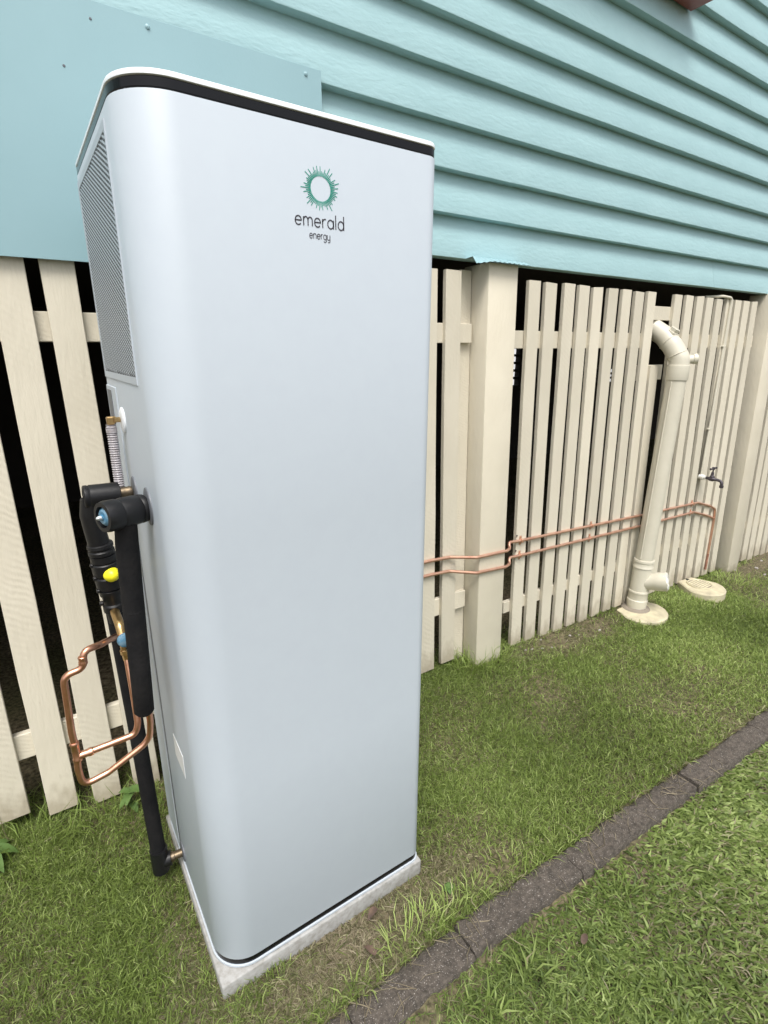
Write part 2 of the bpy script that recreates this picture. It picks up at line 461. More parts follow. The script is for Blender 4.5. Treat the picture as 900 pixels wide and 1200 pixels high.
# dark timber under the floor, far wall under the house with a small vent
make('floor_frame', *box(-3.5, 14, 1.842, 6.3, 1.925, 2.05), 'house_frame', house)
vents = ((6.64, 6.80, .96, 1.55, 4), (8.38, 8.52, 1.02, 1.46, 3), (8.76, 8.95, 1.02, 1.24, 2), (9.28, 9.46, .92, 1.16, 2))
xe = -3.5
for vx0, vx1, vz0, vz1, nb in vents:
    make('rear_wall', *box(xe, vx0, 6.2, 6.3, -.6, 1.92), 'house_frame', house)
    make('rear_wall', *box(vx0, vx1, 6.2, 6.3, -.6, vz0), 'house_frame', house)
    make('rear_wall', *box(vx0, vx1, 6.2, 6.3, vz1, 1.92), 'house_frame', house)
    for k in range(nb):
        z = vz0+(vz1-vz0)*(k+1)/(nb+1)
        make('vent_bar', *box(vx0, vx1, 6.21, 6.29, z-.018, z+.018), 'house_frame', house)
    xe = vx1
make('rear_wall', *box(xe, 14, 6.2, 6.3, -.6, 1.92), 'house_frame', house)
make('added_end_wall', *box(-3.5, -3.4, 1.95, 6.19, -.6, 1.92), 'house_frame', house)  # unseen end walls added to keep light out from under the floor
make('added_end_wall', *box(13.9, 14, 1.95, 6.19, -.6, 1.92), 'house_frame', house)
nf = thing('pale_backdrop', 'added pale boards far behind the house, brightening the gaps in its rear vents', 'fence', (12, 10, -.4))  # unseen pale boards added so the rear vents show bright
for k in range(60):
    make('board', *box(6+.3*k, 6.29+.3*k, 10, 10.03, -.8, 1.75), 'label_white', nf)
# crimped sheet-metal cap that sits over the post
def ant_cap(x0, x1):
    V, F = [], []
    n = 36
    for i in range(n+1):
        x = x0+(x1-x0)*i/n
        e = min(1, (x-x0)/.08)
        cr = .0016*math.sin(i*1.9)
        V += [(x, 1.788, 1.900), (x, 1.748-.012*e, 1.903-.004*e+cr), (x, 1.722-.01*e, 1.886-.012*(1-e)+cr), (x, 1.7235-.01*e, 1.885-.012*(1-e)+cr), (x, 1.7495-.012*e, 1.9015-.004*e+cr), (x, 1.788, 1.8985)]
    for i in range(n):
        for k in range(6):
            F.append((i*6+k, i*6+(k+1) % 6, (i+1)*6+(k+1) % 6, (i+1)*6+k))
    F.append((0, 1, 2, 3, 4, 5)); F.append(tuple(n*6+k for k in range(6)))
    return V, F
make('ant_cap', *ant_cap(1.60, 1.905), 'aqua_sheet', house, smooth=50)

# ------------------------------------------------------------------ posts and paling screens
LEAN = .0272                        # the fence leans: its foot stands 5 cm further out than its top
def lean(o):
    b = o['base']
    o.location = (b[0], b[1]-.05+LEAN*b[2], b[2]); o.rotation_euler = (-math.atan(LEAN), 0, 0)
def post_mesh(x0, x1, zb, zt):
    return box(x0, x1, 1.745, 1.90, zb, zt, .006, 2)
def make_post(name, label, x0, x1, zb, zt, cover=True):
    p = thing(name, label, 'post', ((x0+x1)/2, 1.82, zb))
    lean(p)
    make('shaft', *post_mesh(x0, x1, zb-.15, zt), 'cream_smooth', p, smooth=40)
    if cover:
        make('batten', *box(x0-.068, x0-.003, 1.846, 1.868, zb+.02, zt-.02, .002), 'cream', p)
        make('batten', *box(x1+.003, x1+.030, 1.80, 1.825, zb+.0, 1.2, .002), 'cream', p)
    return p
make_post('house_post', 'wide square cream post between the white water heater and the nearer palings', 1.692, 1.866, -.04, 1.888)
make_post('house_post', 'square cream post beyond the garden tap, near the right edge', 4.362, 4.53, -.15, 1.897, False)
make_post('house_post', 'square cream post behind the white water heater', -2.2, -2.03, .05, 1.77, False)['label'] = 'square cream post at the far left end of the fence'

def paling_mesh(seed):
    """unit paling: x 0..w, y 0..t, z 0..1 with slightly wandering edges"""
    r = random.Random(seed)
    V, F = [], []
    w, t, b = .084, .020, .0018
    n = 7
    for i in range(n+1):
        z = i/n
        l = r.uniform(-.0012, .0012); q = r.uniform(-.0012, .0012); y = r.uniform(-.001, .001)
        V += [(l+b, y, z), (w+q-b, y, z), (w+q, y+b, z), (w+q, t, z), (l, t, z), (l, y+b, z)]
    tl = r.uniform(-.006, .006)
    for k in range(6):
        x, y, z = V[n*6+k]; V[n*6+k] = (x, y, z+tl*(x/w-.5)*.5)
    for i in range(n):
        for k in range(6):
            F.append((i*6+k, i*6+(k+1) % 6, (i+1)*6+(k+1) % 6, (i+1)*6+k))
    F.append((0, 1, 2, 3, 4, 5)); F.append(tuple(n*6+k for k in range(6)))
    me = bpy.data.meshes.new('paling'); me.from_pydata(V, [], F)
    bm = bmesh.new(); bm.from_mesh(me); bmesh.ops.recalc_face_normals(bm, faces=bm.faces); bm.to_mesh(me); bm.free()
    me.materials.append(M['cream']); return me
PAL = [paling_mesh(i) for i in range(6)]
def paling(parent, x, zb, zt, k, w=1.0, y=1.80):
    o = bpy.data.objects.new('paling', PAL[k % 6]); COL.objects.link(o); o.parent = parent
    b = Vector(parent['base'])
    x += random.uniform(-.0025, .0025)
    o.location = Vector((x, y+random.uniform(-.0015, .0025), zb))-b
    o.scale = (w, 1, zt-zb)
    o.rotation_euler = (random.uniform(-.001, .001), random.uniform(-.0036, .0036), random.uniform(-.012, .012))
    return o
def pal_bottom(x): return interp(x, (-3, -.25, -.1, .1, .6, 1.5, 1.65, 2.0, 2.3, 2.9, 3.4, 4.4, 5.4, 9), (.24, .116, .07, .042, .042, .042, .03, -.022, -.053, -.058, -.073, -.138, -.19, -.33))
sc1 = thing('paling_fence', 'cream paling fence panel with wide gaps, behind the white water heater', 'fence', (0, 1.81, 0))
lean(sc1)
for k in range(-16, 13):
    x = -.028+k*.128
    paling(sc1, x, pal_bottom(x)+random.uniform(-.008, .008), 1.856+random.uniform(-.006, .006), k)
for z0, z1 in ((1.571, 1.651), (.307, .395)):
    make('rail', *box(-2.15, 1.676, 1.8215, 1.845, z0, z1, .002), 'cream', sc1)
sc2 = thing('paling_fence', 'cream paling fence panel with narrow gaps behind the large waste pipe and copper pipes', 'fence', (3.1, 1.81, -.1))
lean(sc2)
for k in range(9):
    x = 1.998+k*.1192
    paling(sc2, x+.003, pal_bottom(x)+random.uniform(-.006, .006), 1.842+random.uniform(-.004, .004), k, .925)
paling(sc2, 3.068, pal_bottom(3.07), 1.448, 3, .95)
for k in range(9):
    x = 3.232+k*.1205
    paling(sc2, x, pal_bottom(x)+random.uniform(-.006, .006), 1.842+random.uniform(-.003, .003), k+2, .925)
for z0, z1 in ((1.547, 1.627), (.182, .247)):
    make('rail', *box(1.872 if z0 > 1 else 1.955, 3.06 if z0 > 1 else 4.33, 1.8215, 1.845, z0, z1, .002), 'cream', sc2)
make('rail', *box(3.235, 4.33, 1.8215, 1.845, 1.547, 1.627, .002), 'cream', sc2)
make('rail', *box(3.045, 3.26, 1.8215, 1.845, 1.700, 1.775, .002), 'cream', sc2)
make('rail', *box(2.96, 3.22, 1.8215, 1.845, 1.365, 1.452, .002), 'cream', sc2)
sc3 = thing('paling_fence', 'cream paling fence panel beyond the second square post at the right edge', 'fence', (7, 1.81, -.3))
lean(sc3)
for k in range(42):
    x = 4.595+k*.1215
    paling(sc3, x, pal_bottom(x)+random.uniform(-.01, .01), 1.85+random.uniform(-.004, .004), k)
for z0, z1 in ((1.547, 1.627), (.13, .195)):
    make('rail', *box(4.536, 9.7, 1.8215, 1.845, z0, z1, .002), 'cream', sc3)

# ------------------------------------------------------------------ concrete plinth and water heater
sl_ = make('concrete_slab', *box(.166, .786, .977, 1.592, -.045, .0375, .004, 2), 'slab', smooth=50)
tag(sl_, 'pale grey concrete slab under the white water heater', 'slab')
XL, XR, YF, YB = .1735, .787, .985, 1.562
TILT = R_(.42)
BASE = (.48, 1.27, .0385)
unit = thing('water_heater', 'tall white heat pump water heater with black top band and green sun emblem', 'water heater', BASE)
unit.rotation_euler = (0, TILT, 0)
def rr(ins=0.0, rf=.088, rfr=.030, rb=.022, n=12):
    """plan outline of the casing, front corners wide, inset by ins"""
    x0, x1, y0, y1 = XL+ins, XR-ins, YF+ins, YB-ins
    P = []
    for cx, cy, r, a0 in ((x0+rf-ins, y0+rf-ins, rf-ins, 180), (x1-rfr+ins, y0+rfr-ins, rfr-ins, 270), (x1-rb+ins, y1-rb+ins, max(.004, rb-ins), 0), (x0+rb-ins, y1-rb+ins, max(.004, rb-ins), 90)):
        for k in range(n+1):
            a = R_(a0+90*k/n); P.append((cx+r*math.cos(a), cy+r*math.sin(a)))
    return P
def ring_prism(rings):
    """rings: (z, inset)"""
    V, F = [], []
    n = len(rr())
    for z, ins in rings: V += [(x, y, z) for x, y in rr(ins)]
    for i in range(len(rings)-1):
        for k in range(n): F.append((i*n+k, i*n+(k+1) % n, (i+1)*n+(k+1) % n, (i+1)*n+k))
    F.append(tuple(range(n-1, -1, -1))); F.append(tuple((len(rings)-1)*n+k for k in range(n)))
    return V, F
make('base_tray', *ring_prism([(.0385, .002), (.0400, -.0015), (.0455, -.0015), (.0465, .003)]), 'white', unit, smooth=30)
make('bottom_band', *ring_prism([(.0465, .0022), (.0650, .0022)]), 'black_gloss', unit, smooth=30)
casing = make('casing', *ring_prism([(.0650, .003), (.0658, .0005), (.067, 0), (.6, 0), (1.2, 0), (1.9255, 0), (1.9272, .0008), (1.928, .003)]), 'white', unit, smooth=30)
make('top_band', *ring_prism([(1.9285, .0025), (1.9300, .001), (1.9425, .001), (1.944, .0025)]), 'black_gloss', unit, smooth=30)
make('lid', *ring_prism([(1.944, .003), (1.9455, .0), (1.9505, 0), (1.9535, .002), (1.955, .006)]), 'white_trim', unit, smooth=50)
# perforated vent on the left side
def vent(y0, y1, z0, z1, x, py=.0118, pz=.0092, slope=.42):
    """pressed sheet: rows of long holes that run down towards the front"""
    V, F = [], []
    ny = int((y1-y0)/py)
    for i in range(ny):
        for j in range(-30, int((z1-z0)/pz)+30):
            cy = y0+(i+.5)*py; cz = z0+(j+.5)*pz+(cy-y0)*slope+(pz/2 if i % 2 else 0)*0
            if cz-pz < z0 or cz+pz > z1: continue
            s = len(V); hy, hz = py/2, pz/2
            for a, b in ((-1, -1), (0, -1), (1, -1), (1, 0), (1, 1), (0, 1), (-1, 1), (-1, 0)):
                V.append((x, cy+a*hy, cz+b*hz+a*hy*slope))
            for a, b in ((-.7, -.5), (0, -.62), (.7, -.5), (.84, 0), (.7, .5), (0, .62), (-.7, .5), (-.84, 0)):
                V.append((x, cy+a*hy, cz+b*hz+a*hy*slope))
            for k in range(8): F.append((s+k, s+(k+1) % 8, s+8+(k+1) % 8, s+8+k))
    return V, F
VY0, VY1, VZ0, VZ1 = 1.112, 1.535, 1.488, 1.905
make('vent_shade_sheet', *box(XL-.0006, XL+.002, VY0, VY1, VZ0, VZ1), 'dark', unit)  # black sheet paints the shade inside the vent; the casing is uncut
g = make('vent_grille', *vent(VY0, VY1, VZ0, VZ1, XL-.0016), 'white', unit)
fr = join(box(XL-.0019, XL+.001, VY0-.004, VY0+.002, VZ0-.006, VZ1+.006), box(XL-.0019, XL+.001, VY1-.006, VY1+.006, VZ0-.006, VZ1+.006),
          box(XL-.0018, XL+.001, VY0+.002, VY1-.006, VZ0-.006, VZ0+.008), box(XL-.0018, XL+.001, VY0+.002, VY1-.006, VZ1-.008, VZ1+.006))
make('vent_frame', *fr, 'white', unit)
# rear side panel; grey strip paints its seam and the pipes' soft shadow
make('side_panel', *box(XL-.0022, XL+.002, 1.402, 1.548, .075, 1.462, .001), 'white', unit)
make('seam_shadow_strip', *box(XL-.0012, XL+.002, 1.380, 1.3975, .075, 1.180, .0005), 'grey_plastic', unit)
make('connection_collar', *lathe((XL+.001, 1.350, 1.392), (-1, 0, 0), [(0, .030), (.004, .029), (.007, .022), (.007, .014)], 22), 'white_trim', unit, smooth=40)
make('connection_collar', *lathe((XL+.001, 1.165, 1.231), (-1, 0, 0), [(0, .041), (.0035, .040), (.005, .034), (.005, .020)], 26), 'grey_plastic', unit, smooth=40)
make('connection_collar', *lathe((XL+.001, 1.325, 1.231), (-1, 0, 0), [(0, .034), (.0035, .033), (.005, .028), (.005, .016)], 26), 'grey_plastic', unit, smooth=40)
make('connection_collar', *lathe((XL+.001, 1.360, .098), (-1, 0, 0), [(0, .030), (.0035, .029), (.005, .024), (.005, .012)], 26), 'grey_plastic', unit, smooth=40)
lab = make('rating_label', *box(XL-.0008, XL+.001, 1.150, 1.250, .535, .600), 'label_white', unit)
make('edge_label', *box(XL-.0034, XL+.001, 1.47, 1.53, 1.30, 1.452), 'grey_plastic', unit)
# the emblem: an open ring of fine rays
def flat(y, polys):
    V, F = [], []
    for poly in polys:
        s = len(V); V += [(a, y, b) for a, b in poly]; F.append(tuple(range(s, s+len(poly))))
    return V, F
def ribbon(pts, w, closed=False):
    P = [Vector((a, b)) for a, b in pts]; polys = []
    Ls, Rs = [], []
    n = len(P)
    for i in range(n):
        a = P[i-1] if (i or closed) else P[i]; c = P[(i+1) % n] if (i < n-1 or closed) else P[i]
        t = (c-a).normalized(); q = Vector((-t.y, t.x))*w/2
        Ls.append(P[i]+q); Rs.append(P[i]-q)
    for i in range(n if closed else n-1):
        j = (i+1) % n
        polys.append([tuple(Ls[i]), tuple(Ls[j]), tuple(Rs[j]), tuple(Rs[i])])
    return polys
PR = YF-.0005
ec = (.506, 1.8305)
r3 = random.Random(5)
rays = []
NR = 62
for k in range(NR):
    a = 2*math.pi*(k+.5)/NR
    ln = (.0078, .0128, .0100, .0168, .0088, .0145)[(k*5+k//7) % 6]*r3.uniform(.8, 1.12)
    ln *= 1.12
    r0, r1 = .0204, .0204+ln
    c, s = math.cos(a), math.sin(a); w0, w1 = .00078, .00062
    rays.append([(ec[0]+c*r0-s*w0, ec[1]+(s*r0+c*w0)), (ec[0]+c*r1-s*w1, ec[1]+(s*r1+c*w1)), (ec[0]+c*r1+s*w1, ec[1]+(s*r1-c*w1)), (ec[0]+c*r0+s*w0, ec[1]+(s*r0-c*w0))])
make('sun_emblem', *flat(PR, rays), 'teal_print', unit)
def arc(cx, cy, rx, ry, a0, a1, n=14): return [(cx+rx*math.cos(R_(a0+(a1-a0)*k/n)), cy+ry*math.sin(R_(a0+(a1-a0)*k/n))) for k in range(n+1)]
G = {'e': ([[(.06, .52), (.94, .52)]+arc(.5, .5, .44, .5, 2, 320)], 1.0),
     'm': ([[(.05, 0), (.05, 1)], [(.05, .55)]+arc(.36, .62, .31, .38, 180, 0)+[(.67, 0)], [(.67, .55)]+arc(.98, .62, .31, .38, 180, 0)+[(1.29, 0)]], 1.36),
     'n': ([[(.05, 0), (.05, 1)], [(.05, .5)]+arc(.44, .58, .39, .42, 180, 0)+[(.83, 0)]], .9),
     'r': ([[(.05, 0), (.05, 1)], [(.05, .5)]+arc(.45, .58, .40, .42, 180, 75)], .56),
     'a': ([arc(.48, .5, .43, .5, 0, 360, 22), [(.91, 0), (.91, 1)]], .98),
     'l': ([[(.08, 1.62), (.08, 0)]], .2),
     'd': ([arc(.48, .5, .43, .5, 0, 360, 22), [(.91, 0), (.91, 1.62)]], .98),
     'g': ([arc(.48, .5, .43, .5, 0, 360, 22), [(.91, 1), (.91, -.15)]+arc(.48, -.15, .43, .36, 0, -150)], .98),
     'y': ([[(.05, 1)]+arc(.46, .42, .41, .42, 180, 360)+[(.87, 1)], [(.87, 1), (.87, -.15)]+arc(.5, -.15, .37, .34, 0, -140)], .94)}
def word(txt, x0, x1, zb, xh, w):
    gap = .2
    tot = sum(G[c][1] for c in txt)+gap*(len(txt)-1)
    sx = (x1-x0)/tot; x = x0; polys = []
    for c in txt:
        strokes, adv = G[c]
        for s in strokes: polys += ribbon([(x+a*sx, zb+b*xh) for a, b in s], w)
        x += (adv+gap)*sx
    return polys
make('lettering', *flat(PR, word('emerald', .4515, .5545, 1.7665, .0148, .0022)), 'dark_print', unit)
make('lettering', *flat(PR, word('energy', .4800, .5235, 1.7465, .0085, .00135)), 'dark_print', unit)

# ------------------------------------------------------------------ fittings on the left of the heater
ins = thing('insulated_pipe', 'black foam insulated pipe hanging from the upper fitting, blue valve cap on its elbow', 'pipe', (.12, 1.165, 1.2))
make('elbow_cover', *lathe((.173, 1.168, 1.231), (-1, -.42, .03), [(0, .026), (.002, .0295), (.010, .0305), (.014, .0285), (.018, .0305), (.050, .031), (.056, .0295), (.06, .0315), (.082, .032), (.090, .030), (.0905, .022), (.082, .021)], 26), 'black', ins, smooth=35)
make('valve_cap', *lathe((.096, 1.1350, 1.2335), (-1, -.42, .03), [(0, .019), (.004, .0165), (.0065, .013), (.0065, .006), (.009, .0055), (.009, .002)], 16), 'blue', ins, smooth=35)
make('valve_stem', *lathe((.0885, 1.1320, 1.2338), (-1, -.42, .03), [(0, .0048), (.006, .0045), (.010, .002)], 10), 'steel', ins, smooth=35)
make('foam_sleeve', *tube([(.133, 1.150, 1.222), (.129, 1.158, 1.16), (.124, 1.166, 1.02), (.118, 1.168, .88), (.1125, 1.170, .752), (.1122, 1.170, .745)], .024, 20, rad=[.0215, .0228, .0225, .0222, .0218, .017]), 'foam', ins, smooth=50)
make('tape_joint', *lathe((.1235, 1.166, 1.01), (-.02, 0, -1), [(0, .0222), (.001, .0226), (.004, .0226), (.005, .0222)], 20), 'foam', ins, smooth=35)

cw = thing('valve_assembly', 'black valve assembly with yellow cap and long lagged pipe down to the bottom inlet', 'valve', (.1, 1.33, 1.1))
make('horizontal_sleeve', *lathe((.150, 1.325, 1.230), (-1, 0, .03), [(0, .020), (.002, .0265), (.012, .0275), (.062, .0275), (.064, .026), (.068, .0275), (.073, .0272), (.0755, .024), (.0757, .018), (.068, .017)], 24), 'black', cw, smooth=35)
make('nipple', *lathe((.176, 1.325, 1.232), (-1, 0, 0), [(0, .012), (.006, .0135), (.010, .0125), (.018, .0135), (.028, .0125)], 14), 'aged_brass', cw, smooth=35)
make('bleed_knob', *lathe((.138, 1.300, 1.212), (-.1, -1, .3), [(0, .009), (.012, .0095), (.017, .007), (.018, .003)], 12), 'black', cw, smooth=35)
make('elbow', *tube([(.090, 1.325, 1.225), (.084, 1.328, 1.19), (.088, 1.33, 1.14), (.092, 1.332, 1.10)], .023, 18, fr=.03), 'black', cw, smooth=50)
make('union', *lathe((.0915, 1.332, 1.120), (.06, .05, -1), [(0, .022), (.003, .0275), (.010, .0285), (.013, .025), (.016, .025), (.019, .0285), (.027, .0285), (.030, .024)], 22), 'black', cw, smooth=35)
make('valve_body', *lathe((.094, 1.335, 1.092), (.06, .07, -1), [(0, .024), (.003, .028), (.018, .0285), (.021, .026), (.024, .0295), (.050, .0295), (.053, .027), (.057, .027), (.060, .0295), (.088, .029), (.091, .0255)], 24), 'black', cw, smooth=35)
for k in range(4):
    make('lug', *box(.064+.002*k, .073+.002*k, 1.326, 1.340, 1.062-.033*k, 1.071-.033*k, .002), 'black', cw)
make('yellow_cap', *lathe((.103, 1.316, 1.043), (.35, -1, -.05), [(0, .018), (.008, .0175), (.016, .013), (.022, .008), (.024, .002)], 18), 'yellow', cw, smooth=45)
make('lower_union', *lathe((.099, 1.342, 1.0), (.05, .1, -1), [(0, .024), (.002, .0265), (.016, .026), (.020, .023), (.040, .022), (.044, .0255), (.062, .0255), (.066, .021), (.095, .0205), (.098, .017)], 22), 'black', cw, smooth=35)
make('lagged_pipe', *tube([(.101, 1.352, .93), (.104, 1.372, .80), (.107, 1.385, .60), (.109, 1.385, .30), (.110, 1.378, .10)], .0205, 18), 'foam', cw, smooth=50)
make('end_elbow', *join(tube([(.110, 1.3775, .135), (.110, 1.3765, .055)], .0245, 18), tube([(.110, 1.376, .086), (.140, 1.370, .088)], .0215, 16)), 'black', cw, smooth=40)
make('bottom_nipple', *lathe((.136, 1.3705, .089), (1, -.1, .02), [(0, .0125), (.006, .0145), (.013, .0145), (.014, .0120), (.038, .0120)], 14), 'aged_brass', cw, smooth=35)
make('blue_handle', *lathe((.101, 1.245, .905), (.2, -1, .1), [(0, .013), (.004, .0165), (.013, .016), (.017, .010), (.018, .003)], 16), 'blue', cw, smooth=40)
make('isolating_valve', *join(tube([(.098, 1.338, .945), (.1, 1.27, .93), (.1015, 1.254, .905), (.1025, 1.252, .865)], .0105, 14, fr=.02), lathe((.1025, 1.252, .876), (0, -.05, -1), [(0, .0105), (.002, .013), (.012, .013), (.014, .0105), (.03, .009)], 8)), 'brass', cw, smooth=35)

hz = thing('relief_hose', 'brass elbow with ribbed clear drain hose beside the vent grille', 'hose', (.16, 1.35, 1.4))
make('brass_elbow', *join(box(.148, .163, 1.342, 1.358, 1.386, 1.404, .002), lathe((.163, 1.35, 1.396), (1, 0, 0), [(0, .0085), (.004, .0085), (.004, .006), (.013, .006)], 6)), 'brass', hz, smooth=30)
pr_, t_ = [], 0
for i in range(56):
    pr_.append((t_, .0092 if i % 2 else .0116)); t_ += .0027
make('ribbed_hose', *lathe((.1555, 1.35, 1.386), (-.01, -.02, -1), pr_, 14), 'hose', hz, smooth=20)
make('hose_clip', *lathe((.1553, 1.3495, 1.378), (0, 0, -1), [(0, .0118), (.010, .0118)], 14), 'hose', hz, smooth=35)

cl = thing('copper_drain_pipe', 'bright copper pipe loop with soldered tee left of the white water heater', 'pipe', (0, 1.22, .7))
TEE = Vector((-.0335, 1.2, .690))
make('upper_run', *tube([(.097, 1.335, .872), (.050, 1.215, .922), (.016, 1.20, .926), (.013, 1.20, .885), (-.028, 1.2, .880), (-.034, 1.2, .74), TEE], .0075, 14, fr=.022), 'copper', cl, smooth=60)
make('middle_run', *tube([(.102, 1.25, .852), (.1005, 1.225, .78), (.098, 1.2, .70), (.088, 1.2, .676), TEE+Vector((.0, 0, -.018))], .0075, 14, fr=.05), 'copper', cl, smooth=60)
make('lower_run', *tube([(.1235, 1.178, .76), (.123, 1.19, .70), (.117, 1.2, .645), (.02, 1.2, .600), (-.034, 1.2, .590), (-.0365, 1.2, .64), TEE+Vector((0, 0, -.01))], .0075, 14, fr=.06), 'copper', cl, smooth=60)
make('tee_fitting', *join(lathe(TEE+Vector((0, 0, .022)), (0, 0, -1), [(0, .0082), (.002, .0096), (.007, .0098), (.009, .0086), (.042, .0086), (.044, .0098), (.050, .0096), (.052, .0082)], 16),
     lathe(TEE+Vector((.004, 0, -.0175)), (1, 0, .0), [(0, .0086), (.018, .0086), (.020, .0098), (.027, .0096), (.029, .0080)], 16)), 'copper', cl, smooth=35)
make('coupling', *lathe((.0133, 1.2, .914), (-.05, 0, -1), [(0, .0080), (.001, .0092), (.006, .0092), (.008, .0084), (.011, .0084), (.013, .0092), (.018, .0092), (.019, .0080)], 14), 'copper', cl, smooth=35)

# ------------------------------------------------------------------ copper pipes along the fence
def fence_pipe(label, pts, drop):
    t = thing('copper_pipe', label, 'pipe', (2.4, 1.75, .5))
    make('pipe_run', *tube(pts, .0078, 12, fr=.03), 'copper_dull', t, smooth=60)
    return t
up = fence_pipe('upper of two thin copper pipes running along the cream palings', [(.589, 1.757, .649), (1.443, 1.757, .6175), (1.541, 1.757, .610), (1.668, 1.703, .598), (1.868, 1.703, .5875), (1.922, 1.734, .579), (1.9352, 1.7557, .603), (1.992, 1.7557, .595), (3.137, 1.754, .535), (3.821, 1.753, .5045), (4.014, 1.752, .449), (4.100, 1.750, .410), (4.108, 1.748, .33), (4.100, 1.741, .061)], 0)
lo = fence_pipe('lower of two thin copper pipes running along the cream palings', [(.589, 1.755, .579), (1.441, 1.755, .548), (1.539, 1.755, .540), (1.666, 1.701, .519), (1.866, 1.701, .5035), (1.926, 1.732, .494), (1.9425, 1.7537, .518), (1.999, 1.7537, .512), (3.1335, 1.752, .464), (3.788, 1.7515, .441), (3.990, 1.750, .381), (4.095, 1.749, .34)], 0)
make('stained_end', *tube([(4.100, 1.741, .061), (4.095, 1.738, -.065)], .0079, 12), 'rust', up, smooth=60)
for p, zz in ((up, 0), (lo, 0)):
    for x in (2.028, 2.62, 3.30, 3.76):
        z = interp(x, (1.992, 3.137, 3.821), (.595, .535, .5045)) if p is up else interp(x, (1.999, 3.1335, 3.788), (.512, .464, .441))
        make('saddle_clip', *join(box(x-.006, x+.006, 1.7425, 1.764, z-.009, z+.0095, .002), box(x-.006, x+.006, 1.7595, 1.7625, z-.024, z+.024), lathe((x, 1.7595, z+.018), (0, -1, 0), [(0, .004), (.002, .003)], 8)), 'copper_dull', p)
    make('nail', *lathe((2.000, 1.763, (.595 if p is up else .512)+.028), (0, -1, 0), [(0, .0045), (.003, .004)], 8), 'dark_print', p)

# ------------------------------------------------------------------ waste pipe with elbow, plug and branch
wp = thing('waste_pipe', 'large cream plastic waste pipe with elbow into the fence and open branch at its foot', 'pipe', (3.09, 1.68, -.07))
PB, PT = Vector((3.088, 1.68, -.075)), Vector((3.158, 1.68, 1.452))
AX = (PT-PB).normalized()
def on(t): return PB+AX*t
H = (PT-PB).length
make('pipe_barrel', *tube([on(.25), on(H-.07)], .0535, 32, caps=False), 'pvc', wp, smooth=40)
make('socket', *lathe(on(H-.085), AX, [(0, .0537), (.001, .0585), (.003, .0592), (.078, .0592), (.083, .0585), (.085, .0555)], 32), 'pvc', wp, smooth=35)
TOP = on(H)
elb = [TOP-AX*.01, TOP+Vector((0, .004, .035)), TOP+Vector((-.010, .050, .105)), TOP+Vector((-.02, .100, .160)), TOP+Vector((-.03, .19, .215))]
ep = fillet(elb, .035, 5)
make('elbow', *tube(ep, .0545, 28), 'pvc', wp, smooth=45)
def ring_at(p, d, r, h): return lathe(Vector(p)-Vector(d).normalized()*h/2, d, [(0, r-.003), (.0015, r), (h-.0015, r), (h, r-.003)], 28)
make('elbow_ring', *ring_at(TOP+Vector((-.004, .018, .055)), (-.1, .42, .8), .0575, .006), 'pvc', wp, smooth=40)
make('elbow_ring', *ring_at(TOP+Vector((-.0145, .073, .130)), (-.15, .68, .72), .0575, .006), 'pvc', wp, smooth=40)
make('inspection_plug', *lathe(TOP+Vector((.036, -.022, .030)), (.72, -.68, .1), [(0, .025), (.030, .025), (.032, .029), (.052, .029), (.053, .019), (.042, .018), (.042, .001)], 14), 'pvc', wp, smooth=30)
make('inspection_plug', *lathe(TOP+Vector((-.016, .062, .172)), (.1, -.55, .83), [(0, .036), (.014, .036), (.016, .029), (.034, .029)], 6), 'pvc', wp, smooth=20)
make('upper_collar', *lathe(on(.345), -AX, [(0, .0545), (.002, .0605), (.016, .0615), (.020, .0585), (.045, .0585), (.048, .0605), (.054, .0605), (.056, .056)], 32), 'pvc', wp, smooth=35)
make('branch_body', *lathe(on(.30), -AX, [(0, .056), (.19, .056)], 30), 'pvc', wp, smooth=35)
make('lower_collar', *lathe(on(.135), -AX, [(0, .0545), (.002, .0605), (.012, .0615), (.016, .059), (.060, .059), (.064, .0625), (.074, .0625), (.12, .058)], 32), 'pvc', wp, smooth=35)
bp, bd = on(.19), Vector((.42, -.88, .20)).normalized()
V, F = lathe(bp, bd, [(.02, .050), (.080, .053), (.090, .059), (.150, .060), (.151, .055), (.10, .053)], 24, caps=False)
V = [tuple(Vector(v)+bd*(.020*noise.noise((v[0]*50, v[1]*50, v[2]*50)) if (Vector(v)-bp).dot(bd) > .14 else 0)) for v in V]
make('open_branch', V, F, 'pvc', wp, smooth=40)
V, F = lathe(bp+bd*.138, bd, [(0, .058), (.018, .052), (.022, .034), (.010, .018), (.020, .004)], 22)
V = [tuple(Vector(v)+Vector((noise.noise((v[0]*70, v[1]*70, v[2]*70)), noise.noise((v[0]*70, v[2]*70, 5)), noise.noise((v[1]*70, v[2]*70, 9))))*.008) for v in V]
make('torn_wrap', V, F, 'pvc_white', wp, smooth=60)
make('side_strap', *tube([on(H-.09)+Vector((-.060, -.006, 0)), on(H-.30)+Vector((-.059, -.006, 0)), on(.36)+Vector((-.058, -.006, 0))], .004, 8), 'pvc', wp, smooth=60)

